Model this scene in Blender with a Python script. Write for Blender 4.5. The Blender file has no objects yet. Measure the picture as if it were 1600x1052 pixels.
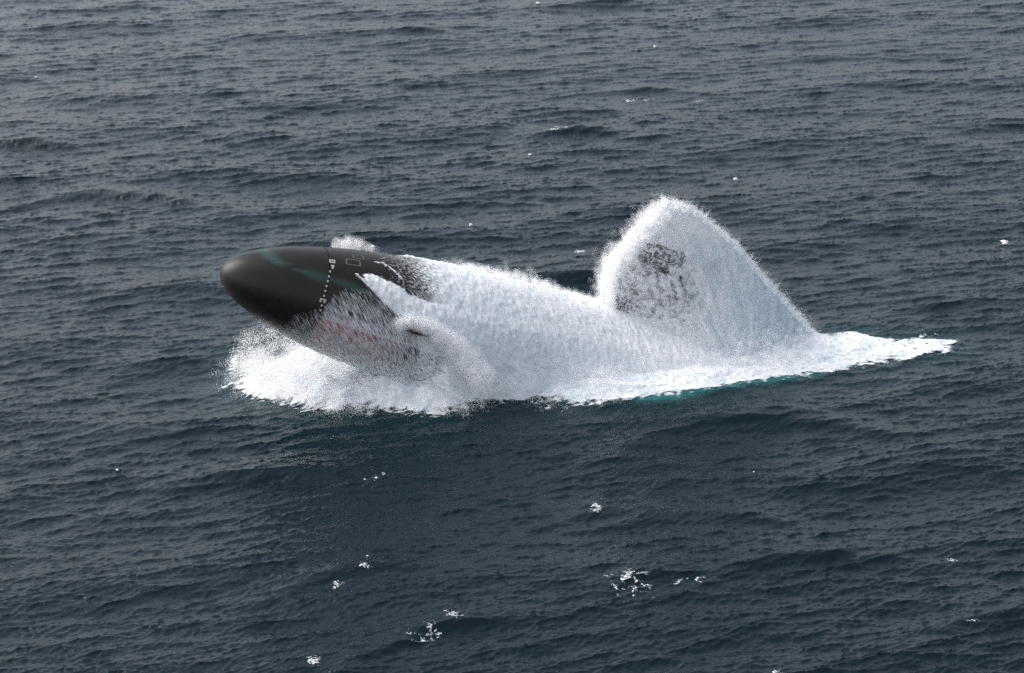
import bpy, math
import numpy as np
from mathutils import Vector

R_ = math.radians
scene = bpy.context.scene
COL = scene.collection
rng = np.random.default_rng(7)

# ------------------------------------------------------------------ camera, sky, sun, exposure
CAM_H, PITCH, HALF = 59.0, R_(22), R_(15)
cam = bpy.data.cameras.new('camera')
cam_o = bpy.data.objects.new('camera', cam); COL.objects.link(cam_o)
cam_o.location = (0, 0, CAM_H); cam_o.rotation_euler = (R_(90) - PITCH, 0, 0)
cam.sensor_width = 36; cam.lens = 18 / math.tan(HALF); cam.clip_start = 1; cam.clip_end = 20000
scene.camera = cam_o

SUN_EL, SUN_AZ = R_(44), R_(-78)         # azimuth from +Y towards +X : on the left, behind cloud
world = bpy.data.worlds.new('World'); scene.world = world; world.use_nodes = True
nt = world.node_tree; nt.nodes.clear()
sky = nt.nodes.new('ShaderNodeTexSky'); sky.sky_type = 'NISHITA'; sky.sun_disc = False
sky.sun_elevation = SUN_EL; sky.sun_rotation = SUN_AZ
sky.altitude = 0; sky.air_density = 1.0; sky.dust_density = 3.0; sky.ozone_density = 1.0
hs = nt.nodes.new('ShaderNodeHueSaturation'); hs.inputs['Saturation'].default_value = 0.45
bg = nt.nodes.new('ShaderNodeBackground'); bg.inputs['Strength'].default_value = 0.15
wo = nt.nodes.new('ShaderNodeOutputWorld')
nt.links.new(sky.outputs[0], hs.inputs['Color']); nt.links.new(hs.outputs[0], bg.inputs[0]); nt.links.new(bg.outputs[0], wo.inputs[0])

sun = bpy.data.lights.new('sun', 'SUN'); sun.energy = 1.7; sun.angle = R_(50); sun.color = (1.0, 0.95, 0.9)
sun_o = bpy.data.objects.new('sun', sun); COL.objects.link(sun_o)
sd = Vector((math.sin(SUN_AZ) * math.cos(SUN_EL), math.cos(SUN_AZ) * math.cos(SUN_EL), math.sin(SUN_EL)))
sun_o.rotation_euler = sd.to_track_quat('Z', 'Y').to_euler(); sun_o.location = sd * 300

vs = scene.view_settings
vs.view_transform = 'Standard'; vs.look = 'None'; vs.gamma = 1; vs.use_curve_mapping = False; vs.exposure = 0.76
scene.cycles.use_denoising = False
scene.cycles.max_bounces = 10; scene.cycles.diffuse_bounces = 7; scene.cycles.transparent_max_bounces = 24

# ------------------------------------------------------------------ geometry of the view (points of the photograph -> points of the place)
FPX = 800 / math.tan(HALF)
CF = np.array([0, math.cos(PITCH), -math.sin(PITCH)]); CU = np.array([0, math.sin(PITCH), math.cos(PITCH)]); CR = np.array([1., 0, 0])
C0 = np.array([0, 0, CAM_H])
def ray(px, py):
    px = np.asarray(px, float); py = np.asarray(py, float)
    return CF + CR * ((px - 800) / FPX)[..., None] - CU * ((py - 526) / FPX)[..., None]
def at_z(px, py, z=0.0):
    d = ray(px, py); return C0 + d * ((z - CAM_H) / d[..., 2])[..., None]

# submarine frame
NOSE = np.array([-21.25, 131.15, 11.2]); YAW, RISE, RAD, NOSE_L, NOSE_E = 0.314, 0.376, 5.0, 24.5, 2.194
AX = np.array([math.cos(RISE) * math.cos(YAW), math.cos(RISE) * math.sin(YAW), -math.sin(RISE)])    # towards the stern
SIDE = np.array([math.sin(YAW), -math.cos(YAW), 0.0])                                                # towards the viewer
UPH = np.cross(SIDE, AX); UPH = UPH / np.linalg.norm(UPH); UPH = UPH if UPH[2] > 0 else -UPH
TR = np.array([math.cos(YAW), math.sin(YAW), 0.0])                                                   # along the track on the water
def st(x, y):                                                                                        # world -> (s, t)
    return (x - NOSE[0]) * TR[0] + (y - NOSE[1]) * TR[1], (x - NOSE[0]) * SIDE[0] + (y - NOSE[1]) * SIDE[1]
def ts(s, t):
    return NOSE[0] + s * TR[0] + t * SIDE[0], NOSE[1] + s * TR[1] + t * SIDE[1]
def hull_r(u):
    q = np.clip((NOSE_L - u) / NOSE_L, 0, 1)
    r = RAD * np.sqrt(np.clip(1 - q ** NOSE_E, 0, 1))
    return np.where(u > 70, r * np.sqrt(np.clip(1 - ((u - 70) / 35.0) ** 2, 0, 1)), r)
def hull_p(u, th, off=0.0):                                                                           # th: 0 = top, + towards the viewer
    u = np.asarray(u, float)
    r = hull_r(u) + off
    return NOSE + u[..., None] * AX + (r * np.cos(th))[..., None] * UPH + (r * np.sin(th))[..., None] * SIDE
def hull_uv(px, py):                                                                                  # photo point -> (u, th) on the hull
    d = ray(float(px), float(py)); t = np.arange(110, 200, 0.01)
    P = C0 + d * t[:, None] - NOSE
    u = P @ AX; a = P @ UPH; b = P @ SIDE
    ins = (np.hypot(a, b) < hull_r(np.maximum(u, 0))) & (u > 0)
    if ins.any(): i = int(np.argmax(ins))
    else: i = int(np.argmin(np.hypot(a, b) - hull_r(np.maximum(u, 0)) + 50 * (u < 0)))
    return u[i], math.atan2(b[i], a[i])
def on_plane(px, py, t0=0.0):                                                                         # photo point -> (s, z) on the vertical plane t = t0
    d = ray(px, py); P0 = NOSE + SIDE * t0
    k = ((P0 - C0) @ SIDE) / (d @ SIDE); P = C0 + d * k[..., None]
    s, _ = st(P[..., 0], P[..., 1]); return s, P[..., 2]

# ------------------------------------------------------------------ numpy noise
LAT2 = np.random.default_rng(11).random((256, 256)).astype(np.float32)
LAT3 = np.random.default_rng(12).random((64, 64, 64)).astype(np.float32)
def vn2(x, y):
    xi = np.floor(x).astype(np.int64); yi = np.floor(y).astype(np.int64); fx = x - xi; fy = y - yi
    fx = fx * fx * (3 - 2 * fx); fy = fy * fy * (3 - 2 * fy)
    a = LAT2[xi & 255, yi & 255]; b = LAT2[(xi + 1) & 255, yi & 255]; c = LAT2[xi & 255, (yi + 1) & 255]; d = LAT2[(xi + 1) & 255, (yi + 1) & 255]
    return (a * (1 - fx) + b * fx) * (1 - fy) + (c * (1 - fx) + d * fx) * fy
def vn3(x, y, z):
    xi = np.floor(x).astype(np.int64); yi = np.floor(y).astype(np.int64); zi = np.floor(z).astype(np.int64)
    fx, fy, fz = x - xi, y - yi, z - zi
    fx = fx * fx * (3 - 2 * fx); fy = fy * fy * (3 - 2 * fy); fz = fz * fz * (3 - 2 * fz)
    g = lambda i, j, k: LAT3[(xi + i) & 63, (yi + j) & 63, (zi + k) & 63]
    l = lambda j, k: g(0, j, k) * (1 - fx) + g(1, j, k) * fx
    return (l(0, 0) * (1 - fy) + l(1, 0) * fy) * (1 - fz) + (l(0, 1) * (1 - fy) + l(1, 1) * fy) * fz
def fbm2(x, y, o=4, gain=0.5):
    s = 0; a = 1; n = 0
    for i in range(o):
        s = s + a * vn2(x * 2.03 ** i + 17.3 * i, y * 2.03 ** i + 5.1 * i); n += a; a *= gain
    return s / n
def fbm3(x, y, z, o=3, gain=0.5):
    s = 0; a = 1; n = 0
    for i in range(o):
        k = 2.03 ** i; s = s + a * vn3(x * k + 7.3 * i, y * k + 3.1 * i, z * k + 1.7 * i); n += a; a *= gain
    return s / n
def sstep(a, b, x):
    t = np.clip((x - a) / (b - a), 0, 1); return t * t * (3 - 2 * t)
def poly_sd(x, y, poly):                                                     # signed distance, + inside
    P = np.asarray(poly, float); d = np.full(x.shape, 1e9); ins = np.zeros(x.shape, bool)
    for i in range(len(P)):
        a, b = P[i], P[(i + 1) % len(P)]
        e = b - a; wx = x - a[0]; wy = y - a[1]
        t = np.clip((wx * e[0] + wy * e[1]) / max(e @ e, 1e-9), 0, 1)
        d = np.minimum(d, np.hypot(wx - t * e[0], wy - t * e[1]))
        c = ((a[1] > y) != (b[1] > y)); 
        with np.errstate(divide='ignore', invalid='ignore'):
            xc = a[0] + (y - a[1]) * e[0] / (e[1] if e[1] != 0 else 1e-9)
        ins ^= c & (x < xc)
    return np.where(ins, d, -d)

# ------------------------------------------------------------------ mesh helpers
def mesh_obj(name, V, Fc, mat=None, parent=None, attrs=None, smooth=True):
    V = np.asarray(V, np.float32); Fc = np.asarray(Fc, np.int32); k = Fc.shape[1]
    me = bpy.data.meshes.new(name)
    me.vertices.add(len(V)); me.vertices.foreach_set('co', V.ravel())
    me.loops.add(Fc.size); me.loops.foreach_set('vertex_index', Fc.ravel())
    me.polygons.add(len(Fc)); me.polygons.foreach_set('loop_start', np.arange(0, Fc.size, k, dtype=np.int32))
    me.polygons.foreach_set('use_smooth', np.full(len(Fc), smooth, bool))
    for an, av in (attrs or {}).items():
        av = np.asarray(av, np.float32)
        if av.ndim == 1:
            me.attributes.new(an, 'FLOAT', 'POINT').data.foreach_set('value', av)
        else:
            me.attributes.new(an, 'FLOAT_VECTOR', 'POINT').data.foreach_set('vector', av.ravel())
    me.update(calc_edges=True)
    if mat: me.materials.append(mat)
    o = bpy.data.objects.new(name, me); COL.objects.link(o)
    if parent: o.parent = parent
    return o
def grid_faces(n, m, keep=None):
    i = np.arange(n - 1)[:, None] * m + np.arange(m - 1)[None]
    Fq = np.stack([i, i + m, i + m + 1, i + 1], -1).reshape(-1, 4)
    return Fq if keep is None else Fq[keep.reshape(-1)]
def compact(V, Fq, attrs):
    used = np.unique(Fq); mp = np.full(len(V), -1, np.int64); mp[used] = np.arange(len(used))
    return V[used], mp[Fq], {k: v[used] for k, v in attrs.items()}
def tag(o, label=None, cat=None, group=None, kind=None):
    if label: o['label'] = label
    if cat: o['category'] = cat
    if group: o['group'] = group
    if kind: o['kind'] = kind
    return o
def empty(name, loc=(0, 0, 0)):
    o = bpy.data.objects.new(name, None); COL.objects.link(o); o.location = loc; o.empty_display_size = 0.5; return o

# ------------------------------------------------------------------ materials
def new_mat(name):
    m = bpy.data.materials.new(name); m.use_nodes = True; n = m.node_tree; n.nodes.clear()
    out = n.nodes.new('ShaderNodeOutputMaterial'); return m, n, out
def N(n, kind, **kw):
    nd = n.nodes.new(kind)
    for k, v in kw.items():
        if k in nd.inputs: nd.inputs[k].default_value = v
        else: setattr(nd, k, v)
    return nd
def attr(n, name):
    a = n.nodes.new('ShaderNodeAttribute'); a.attribute_name = name; return a
def math_(n, op, a, b=None, c=None):
    m = n.nodes.new('ShaderNodeMath'); m.operation = op
    for i, v in enumerate((a, b, c)):
        if v is None: continue
        if isinstance(v, (int, float)): m.inputs[i].default_value = v
        else: n.links.new(v, m.inputs[i])
    return m.outputs[0]
def mixc(n, f, a, b):
    m = n.nodes.new('ShaderNodeMix'); m.data_type = 'RGBA'
    for s, v in ((0, f), (6, a), (7, b)):
        if isinstance(v, (int, float)): m.inputs[s].default_value = v
        elif isinstance(v, tuple): m.inputs[s].default_value = (*v, 1)
        else: n.links.new(v, m.inputs[s])
    return m.outputs[2]

def water_mat():
    m, n, out = new_mat('sea_water')
    tc = N(n, 'ShaderNodeTexCoord'); mp = N(n, 'ShaderNodeMapping'); n.links.new(tc.outputs['Object'], mp.inputs[0])
    mp.inputs['Scale'].default_value = (0.5, 1.0, 1.0); mp.inputs['Rotation'].default_value = (0, 0, R_(-12))
    n1 = N(n, 'ShaderNodeTexNoise', Scale=4.5, Detail=3.0, Roughness=0.6); n.links.new(mp.outputs[0], n1.inputs[0])
    bp = N(n, 'ShaderNodeBump', Strength=1.0, Distance=0.058); n.links.new(n1.outputs[0], bp.inputs['Height'])
    aq = attr(n, 'aqua')
    base = mixc(n, aq.outputs['Fac'], (0.001, 0.0090, 0.0130), (0.025, 0.14, 0.14))
    p = N(n, 'ShaderNodeBsdfPrincipled', Roughness=0.12, IOR=1.333)
    n.links.new(base, p.inputs['Base Color']); n.links.new(bp.outputs[0], p.inputs['Normal'])
    n.links.new(p.outputs[0], out.inputs[0]); return m

def foam_mat(name, soft=3.5, col=(0.92, 0.93, 0.94), col2=(0.74, 0.79, 0.82), bump=0.05, scale=5.0, trans=0.25, alpha=None):
    """aerated white water; alpha: None, or 'cover' (lace / streaks from the attributes cover, stretch and flow)"""
    m, n, out = new_mat(name)
    tc = N(n, 'ShaderNodeTexCoord')
    n1 = N(n, 'ShaderNodeTexNoise', Scale=scale, Detail=5.0, Roughness=0.7); n.links.new(tc.outputs['Object'], n1.inputs[0])
    th = attr(n, 'thin')
    f = math_(n, 'ADD', th.outputs['Fac'], math_(n, 'MULTIPLY', math_(n, 'SUBTRACT', n1.outputs[0], 0.5), 0.7))
    f = math_(n, 'MINIMUM', math_(n, 'MAXIMUM', f, 0.0), 1.0)
    c = mixc(n, f, col, col2)
    bp = N(n, 'ShaderNodeBump', Strength=1.0, Distance=bump); n.links.new(n1.outputs[0], bp.inputs['Height'])
    d = N(n, 'ShaderNodeBsdfDiffuse'); n.links.new(c, d.inputs[0]); n.links.new(bp.outputs[0], d.inputs['Normal'])
    t = N(n, 'ShaderNodeBsdfTranslucent'); n.links.new(c, t.inputs[0])
    mx = N(n, 'ShaderNodeMixShader'); mx.inputs[0].default_value = trans
    n.links.new(d.outputs[0], mx.inputs[1]); n.links.new(t.outputs[0], mx.inputs[2])
    last = mx.outputs[0]
    if alpha:
        cv = attr(n, 'cover'); fl = attr(n, 'flow')
        a1 = N(n, 'ShaderNodeTexNoise', Scale=1.0, Detail=2.0, Roughness=0.6); n.links.new(fl.outputs['Vector'], a1.inputs[0])
        k = math_(n, 'ADD', math_(n, 'MULTIPLY', math_(n, 'SUBTRACT', a1.outputs[0], 0.5), 2.2), 0.5)
        al = math_(n, 'MULTIPLY', math_(n, 'SUBTRACT', cv.outputs['Fac'], k), soft)
        al = math_(n, 'ADD', al, 0.5)
        al = math_(n, 'MINIMUM', math_(n, 'MAXIMUM', al, 0.0), 1.0)
        tp = N(n, 'ShaderNodeBsdfTransparent'); m2 = N(n, 'ShaderNodeMixShader'); n.links.new(al, m2.inputs[0])
        n.links.new(tp.outputs[0], m2.inputs[1]); n.links.new(last, m2.inputs[2]); last = m2.outputs[0]
    n.links.new(last, out.inputs[0]); return m

def plain(name, col, rough=0.5, noise=0.0, nscale=3.0):
    m, n, out = new_mat(name)
    p = N(n, 'ShaderNodeBsdfPrincipled', Roughness=rough)
    tc = N(n, 'ShaderNodeTexCoord'); n1 = N(n, 'ShaderNodeTexNoise', Scale=nscale, Detail=4.0); n.links.new(tc.outputs['Object'], n1.inputs[0])
    k = 1 - noise
    n.links.new(mixc(n, n1.outputs[0], tuple(c * k for c in col), tuple(c * (1 + noise) for c in col)), p.inputs['Base Color'])
    n.links.new(p.outputs[0], out.inputs[0]); return m

def hull_mat():
    m, n, out = new_mat('hull_paint')
    tc = N(n, 'ShaderNodeTexCoord')
    n1 = N(n, 'ShaderNodeTexNoise', Scale=0.7, Detail=6.0, Roughness=0.65); n.links.new(tc.outputs['Object'], n1.inputs[0])
    n2 = N(n, 'ShaderNodeTexNoise', Scale=6.0, Detail=4.0, Roughness=0.7); n.links.new(tc.outputs['Object'], n2.inputs[0])
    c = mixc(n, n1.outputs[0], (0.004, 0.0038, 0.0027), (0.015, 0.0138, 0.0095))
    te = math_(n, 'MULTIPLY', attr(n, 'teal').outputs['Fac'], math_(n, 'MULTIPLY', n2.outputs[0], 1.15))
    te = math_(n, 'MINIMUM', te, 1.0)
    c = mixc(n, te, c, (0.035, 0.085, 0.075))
    rd = math_(n, 'MULTIPLY', attr(n, 'red').outputs['Fac'], 0.85)
    c = mixc(n, rd, c, (0.40, 0.16, 0.15))
    p = N(n, 'ShaderNodeBsdfPrincipled', IOR=1.36); p.inputs['Coat Weight'].default_value = 0.12; p.inputs['Coat Roughness'].default_value = 0.22
    n.links.new(c, p.inputs['Base Color'])
    n.links.new(math_(n, 'ADD', 0.33, math_(n, 'MULTIPLY', n1.outputs[0], 0.22)), p.inputs['Roughness'])
    bp = N(n, 'ShaderNodeBump', Strength=0.6, Distance=0.012); n.links.new(n2.outputs[0], bp.inputs['Height']); n.links.new(bp.outputs[0], p.inputs['Normal'])
    n.links.new(p.outputs[0], out.inputs[0]); return m

M_WATER = water_mat()
M_FOAM = foam_mat('sea_foam', trans=0.15, bump=0.10, scale=3.0)
M_LACE = foam_mat('lacy_foam', col=(0.84, 0.86, 0.88), col2=(0.60, 0.68, 0.72), soft=2.2, trans=0.15, bump=0.05, scale=4.0, alpha='cover')
M_FILM = foam_mat('running_water', soft=1.5, trans=0.15, bump=0.04, scale=5.0, alpha='cover')
M_PLUME = foam_mat('plume_water', col2=(0.56, 0.66, 0.71), soft=1.4, trans=0.25, bump=0.06, scale=5.0, alpha='cover')
M_DROP = foam_mat('spray_drops', col=(0.97, 0.975, 0.98), col2=(0.95, 0.96, 0.97), trans=0.5, bump=0.0, scale=0.5)
M_HULL = hull_mat()
def sail_mat():
    m, n, out = new_mat('wet_sail'); tc = N(n, 'ShaderNodeTexCoord')
    n1 = N(n, 'ShaderNodeTexNoise', Scale=2.2, Detail=5.0, Roughness=0.7, Distortion=1.5); n.links.new(tc.outputs['Object'], n1.inputs[0])
    f = math_(n, 'MULTIPLY', math_(n, 'SUBTRACT', n1.outputs[0], 0.46), 6.0); f = math_(n, 'MINIMUM', math_(n, 'MAXIMUM', f, 0.0), 0.85)
    p = N(n, 'ShaderNodeBsdfPrincipled', Roughness=0.4); n.links.new(mixc(n, f, (0.028, 0.028, 0.026), (0.75, 0.78, 0.8)), p.inputs['Base Color']); n.links.new(p.outputs[0], out.inputs[0]); return m
M_SAIL = sail_mat()
M_MARK = plain('mark_paint', (0.42, 0.41, 0.38), 0.5, 0.1)
M_FADED = plain('faded_mark_paint', (0.10, 0.10, 0.09), 0.5, 0.3)
M_SEAM = plain('seam_groove', (0.004, 0.004, 0.004), 0.7, 0.1)

# ------------------------------------------------------------------ the sea surface : FFT waves in two tiles
def fft_tile(L, Nn, lmin, lmax, rms, wdir, spread, seed, peak=None, power=-3.6):
    g = np.random.default_rng(seed)
    k1 = np.fft.fftfreq(Nn, 1.0 / Nn) * 2 * np.pi / L
    kx, ky = np.meshgrid(k1, k1, indexing='ij'); k = np.hypot(kx, ky); k[0, 0] = 1e-9
    A = k ** (power / 2.0 - 0.0)
    if peak: A = A * np.exp(-0.6 * ((2 * np.pi / peak) / k) ** 2)
    cosd = (kx * math.cos(wdir) + ky * math.sin(wdir)) / k
    A = A * (0.04 + np.abs(cosd) ** spread)
    lam = 2 * np.pi / k
    A = A * sstep(lmin, lmin * 1.4, lam) * (1 - sstep(lmax * 0.75, lmax * 1.25, lam)); A[0, 0] = 0
    h = A * (g.normal(size=k.shape) + 1j * g.normal(size=k.shape))
    z = np.fft.ifft2(h).real; sc = rms / z.std(); h *= sc
    z = np.fft.ifft2(h).real; dx = np.fft.ifft2(1j * kx / k * h).real; dy = np.fft.ifft2(1j * ky / k * h).real
    return L, Nn, np.stack([dx, dy, z], -1).astype(np.float32)
def samp(tile, x, y):
    L, Nn, D = tile
    u = x / L * Nn; v = y / L * Nn; i = np.floor(u).astype(np.int64); j = np.floor(v).astype(np.int64)
    fu = (u - i)[..., None].astype(np.float32); fv = (v - j)[..., None].astype(np.float32); i %= Nn; j %= Nn; i2 = (i + 1) % Nn; j2 = (j + 1) % Nn
    return (D[i, j] * (1 - fu) + D[i2, j] * fu) * (1 - fv) + (D[i, j2] * (1 - fu) + D[i2, j2] * fu) * fv
WD = R_(104)
T_BIG = fft_tile(233.0, 512, 3.0, 60.0, 0.155, WD, 4.0, 3, peak=18.0, power=-4.9)
T_MID = fft_tile(71.0, 512, 0.42, 3.2, 0.047, WD, 8.0, 5, power=-3.4)
T_SML = fft_tile(23.0, 512, 0.18, 0.65, 0.022, WD + 0.1, 3.5, 9, power=-3.2)

def PZ(pts, z): 
    p = np.array(pts, float); w = at_z(p[:, 0], p[:, 1], z); s, t = st(w[:, 0], w[:, 1]); return np.stack([s, t], 1)
FOAM_NEAR = [(368, 560), (366, 590), (372, 606), (395, 620), (425, 630), (455, 636), (480, 645), (530, 651), (600, 651), (650, 655), (676, 656), (710, 650),
             (740, 640), (790, 632), (835, 629), (870, 636), (905, 641), (940, 637), (1000, 632), (1060, 625), (1120, 612), (1170, 600),
             (1230, 590), (1280, 581), (1340, 569), (1400, 558), (1445, 554), (1490, 545), (1500, 527), (1470, 517), (1430, 518), (1400, 523), (1340, 515), (1300, 524), (1270, 518)]
FOAM_POLY = np.concatenate([PZ(FOAM_NEAR, 0.3), np.array([[36, -3.5], [28, -7.5], [18, -8.5], [6, -7.0], [0.5, -4.5]])])
EDGE_AQUA = PZ([(1000, 634), (1060, 628), (1120, 615), (1170, 603), (1230, 592), (1275, 583)], 0.2)
# single steep wavelets seen in the photograph: (px, py, length, width, height, turn)
RIDGES = [(680, 985, 5.5, 1.1, 0.55, 0.45), (555, 893, 5.0, 1.0, 0.5, 0.35), (895, 208, 5.0, 1.6, 0.55, 0.05), (1005, 140, 5.0, 1.6, 0.6, 0.05), (1255, 872, 5.5, 1.2, 0.5, 0.2),
          (160, 305, 12, 2.2, 0.6, 0.05), (880, 440, 7, 1.6, 0.7, 0.05), (380, 745, 7, 1.6, 0.5, 0.2), (1040, 800, 8, 1.6, 0.4, 0.15), (650, 50, 5, 1.6, 0.4, 0.0),
          (930, 800, 3, 1.0, 0.45, 0.3), (1180, 660, 9, 1.6, 0.5, 0.1), (1020, 900, 4, 1.4, 0.35, 0.5), (50, 225, 5, 1.6, 0.5, 0.0), (1560, 960, 7, 1.6, 0.5, 0.3)]
RW = [(at_z(a, b, 0.0), l, w, h, q) for a, b, l, w, h, q in RIDGES]
def sea(x, y, det=1.0):
    D = samp(T_BIG, x, y) * np.array([1.25, 1.25, 1.0], np.float32)
    gust = 0.75 + 0.5 * fbm2(x / 26.0 + 5, y / 34.0 + 9, 3)
    D = D + samp(T_MID, x, y) * (np.array([1.5, 1.5, 1.0]) * gust[..., None] * 1.0)
    D = D + samp(T_SML, x, y) * (gust[..., None] * det)
    D = np.asarray(D, float)
    for P, l, w, h, q in RW:
        dx = x - P[0]; dy = y - P[1]; a = dx * math.cos(q) + dy * math.sin(q); b = -dx * math.sin(q) + dy * math.cos(q) + 0.04 * a * a
        D[..., 2] += h * np.exp(-(a / l) ** 2) * np.where(b < 0, np.exp(-(b / (w * 0.6)) ** 2), np.exp(-(b / (w * 1.5)) ** 2))
    s, t = st(x, y)
    e = poly_sd(s, t, FOAM_POLY)
    near = np.exp(-np.clip(-e, 0, 30) / 2.6) * sstep(-2, 6, s) * (1 - sstep(34, 56, s))
    D[..., 2] = D[..., 2] * (1 - 0.35 * near) + 0.75 * near
    return D

# polar sheet under the viewer, dense where waves can be told apart
def ang_axis():
    dense = np.linspace(-R_(18.5), R_(18.5), 1010)
    g = [R_(18.5)]; st_ = dense[1] - dense[0]
    while g[-1] < math.pi:
        st_ *= 1.10; g.append(g[-1] + st_)
    g = np.array(g[1:]); g[-1] = math.pi
    g = g[g <= math.pi]
    return np.concatenate([-g[::-1], dense, g])
def dist_axis():
    d = [6.0]
    while d[-1] < 82: d.append(d[-1] + 3.0)
    st_ = 0.12
    while d[-1] < 330:
        d.append(d[-1] + 0.125 * (d[-1] / 90.0) ** 1.15 * (1.35 if d[-1] < 92 else 1.0))
    st_ = d[-1] - d[-2]
    while d[-1] < 9000: st_ *= 1.12; d.append(d[-1] + st_)
    return np.array(d)
an, di = ang_axis(), dist_axis()
X = di[:, None] * np.sin(an)[None]; Y = di[:, None] * np.cos(an)[None]
D = sea(X, Y)
fade = (1 - sstep(500, 1500, di))[:, None] * np.ones_like(an)[None]
D *= fade[..., None]
s_, t_ = st(X, Y)
# turquoise, air-filled water just outside the white edge
dl = np.full(X.shape, 1e9)
for i in range(len(EDGE_AQUA) - 1):
    a, b = EDGE_AQUA[i], EDGE_AQUA[i + 1]; e = b - a
    q = np.clip(((s_ - a[0]) * e[0] + (t_ - a[1]) * e[1]) / (e @ e), 0, 1)
    dl = np.minimum(dl, np.hypot(s_ - a[0] - q * e[0], t_ - a[1] - q * e[1]))
aqua = np.exp(-(dl / 0.48) ** 2) * (0.35 + 1.1 * fbm2(s_ * 0.8, t_ * 0.8, 3)) * 0.85
aqua += 0.10 * np.exp(-np.abs(np.clip(-poly_sd(s_, t_, FOAM_POLY), 0, 40)) / 2.2)
V = np.stack([X + D[..., 0], Y + D[..., 1], D[..., 2]], -1).reshape(-1, 3)
print('sea grid', X.shape)
sea_o = mesh_obj('water', V, grid_faces(*X.shape), M_WATER, attrs={'aqua': np.clip(aqua, 0, 1).ravel()})
tag(sea_o, kind='structure'); sea_o['label'] = 'dark slate blue open sea covered in small wind waves'

# ------------------------------------------------------------------ the submarine
sub = empty('submarine', tuple(NOSE + AX * 30)); sub.rotation_euler = (0, 0, 0)
SUBI = np.array(sub.location)
tag(sub, 'black submarine bursting up out of the sea, rounded bow clear of the water', 'submarine')
def sub_part(name, V, Fc, mat, attrs=None, smooth=True, parent=None):
    o = mesh_obj(name, np.asarray(V) - SUBI, Fc, mat, parent or sub, attrs, smooth); return o

RING = np.array([hull_uv(*p) for p in [(515, 392), (519, 408), (514, 435), (508, 462), (501, 487)]])
U_RING = float(np.median(RING[:, 0])); print('ring', RING)
def polyline_d(u, v, pts):
    d = np.full(u.shape, 1e9)
    for i in range(len(pts) - 1):
        a, b = np.array(pts[i]), np.array(pts[i + 1]); e = b - a
        q = np.clip(((u - a[0]) * e[0] + (v - a[1]) * e[1]) / (e @ e), 0, 1); d = np.minimum(d, np.hypot(u - a[0] - q * e[0], v - a[1] - q * e[1]))
    return d
def uvm(pts):                                     # photo points -> (u, arc metres)
    r = [hull_uv(*p) for p in pts]; return [(a, b * RAD) for a, b in r]
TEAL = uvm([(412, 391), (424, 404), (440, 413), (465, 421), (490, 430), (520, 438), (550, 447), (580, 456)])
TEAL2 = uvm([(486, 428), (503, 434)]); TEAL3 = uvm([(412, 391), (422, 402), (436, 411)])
V_RED = hull_uv(500, 487)[1] * RAD
def hull_grid(u):
    th = np.linspace(-math.pi, math.pi, 301)
    U, TH = np.meshgrid(u, th, indexing='ij'); P = hull_p(U, TH); v = TH * RAD
    n = fbm2(U * 1.3, v * 1.3, 3)
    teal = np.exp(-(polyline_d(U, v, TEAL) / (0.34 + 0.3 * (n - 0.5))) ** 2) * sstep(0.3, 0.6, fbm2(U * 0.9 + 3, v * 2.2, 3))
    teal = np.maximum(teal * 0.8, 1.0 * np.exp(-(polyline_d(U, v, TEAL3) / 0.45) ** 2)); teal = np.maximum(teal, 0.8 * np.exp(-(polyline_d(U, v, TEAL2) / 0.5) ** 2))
    red = sstep(0, 0.5, U - U_RING) * sstep(-0.1, 0.5, v - V_RED - 0.0 * U + 0.8 * (n - 0.5)) * (1 - sstep(4.0, 7.5, U - U_RING))
    return P.reshape(-1, 3), grid_faces(*U.shape), {'teal': teal.ravel(), 'red': red.ravel()}
ud = np.concatenate([U_RING * (1 - np.cos(np.linspace(0, np.pi / 2, 26)))[:-1] * 0.4, np.linspace(U_RING * 0.4, U_RING - 0.03, 60)])
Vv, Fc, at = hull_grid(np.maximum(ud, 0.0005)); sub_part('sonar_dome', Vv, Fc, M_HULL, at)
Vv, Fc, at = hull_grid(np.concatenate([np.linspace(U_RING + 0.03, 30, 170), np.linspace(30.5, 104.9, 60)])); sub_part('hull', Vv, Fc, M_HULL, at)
sv, sf, _ = hull_grid(np.array([U_RING - 0.05, U_RING + 0.05]))
U, TH = np.meshgrid(np.array([U_RING - 0.05, U_RING, U_RING + 0.05]), np.linspace(-math.pi, math.pi, 181), indexing='ij')
sub_part('seam', hull_p(U, TH, -0.05).reshape(-1, 3), grid_faces(*U.shape), M_SEAM)

# painted draft marks running down the seam, and two faded hatch outlines
def patch(name, quads, mat, off=0.012, parent=None):
    """quads: (u0, u1, v0, v1) arc metres on the hull; each becomes a thin raised plate; one object"""
    Vs, Fs = [], []
    for (u0, u1, v0, v1) in quads:
        b = len(Vs); c = [(u0, v0), (u1, v0), (u1, v1), (u0, v1)]
        for o_ in (0.0, off):
            for (a, v) in c: Vs.append(hull_p(np.array(a), v / RAD, o_))
        Fs += [(b + 4, b + 5, b + 6, b + 7), (b, b + 1, b + 5, b + 4), (b + 1, b + 2, b + 6, b + 5), (b + 2, b + 3, b + 7, b + 6), (b + 3, b, b + 4, b + 7)]
    return sub_part(name, np.array(Vs), Fs, mat, smooth=False, parent=parent)
LINE = [(519, 408.5), (518, 417)] + [(517.5 - 16.5 * k, 417 + 68 * k) for k in (np.arange(1, 10) / 9.0)]
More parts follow.
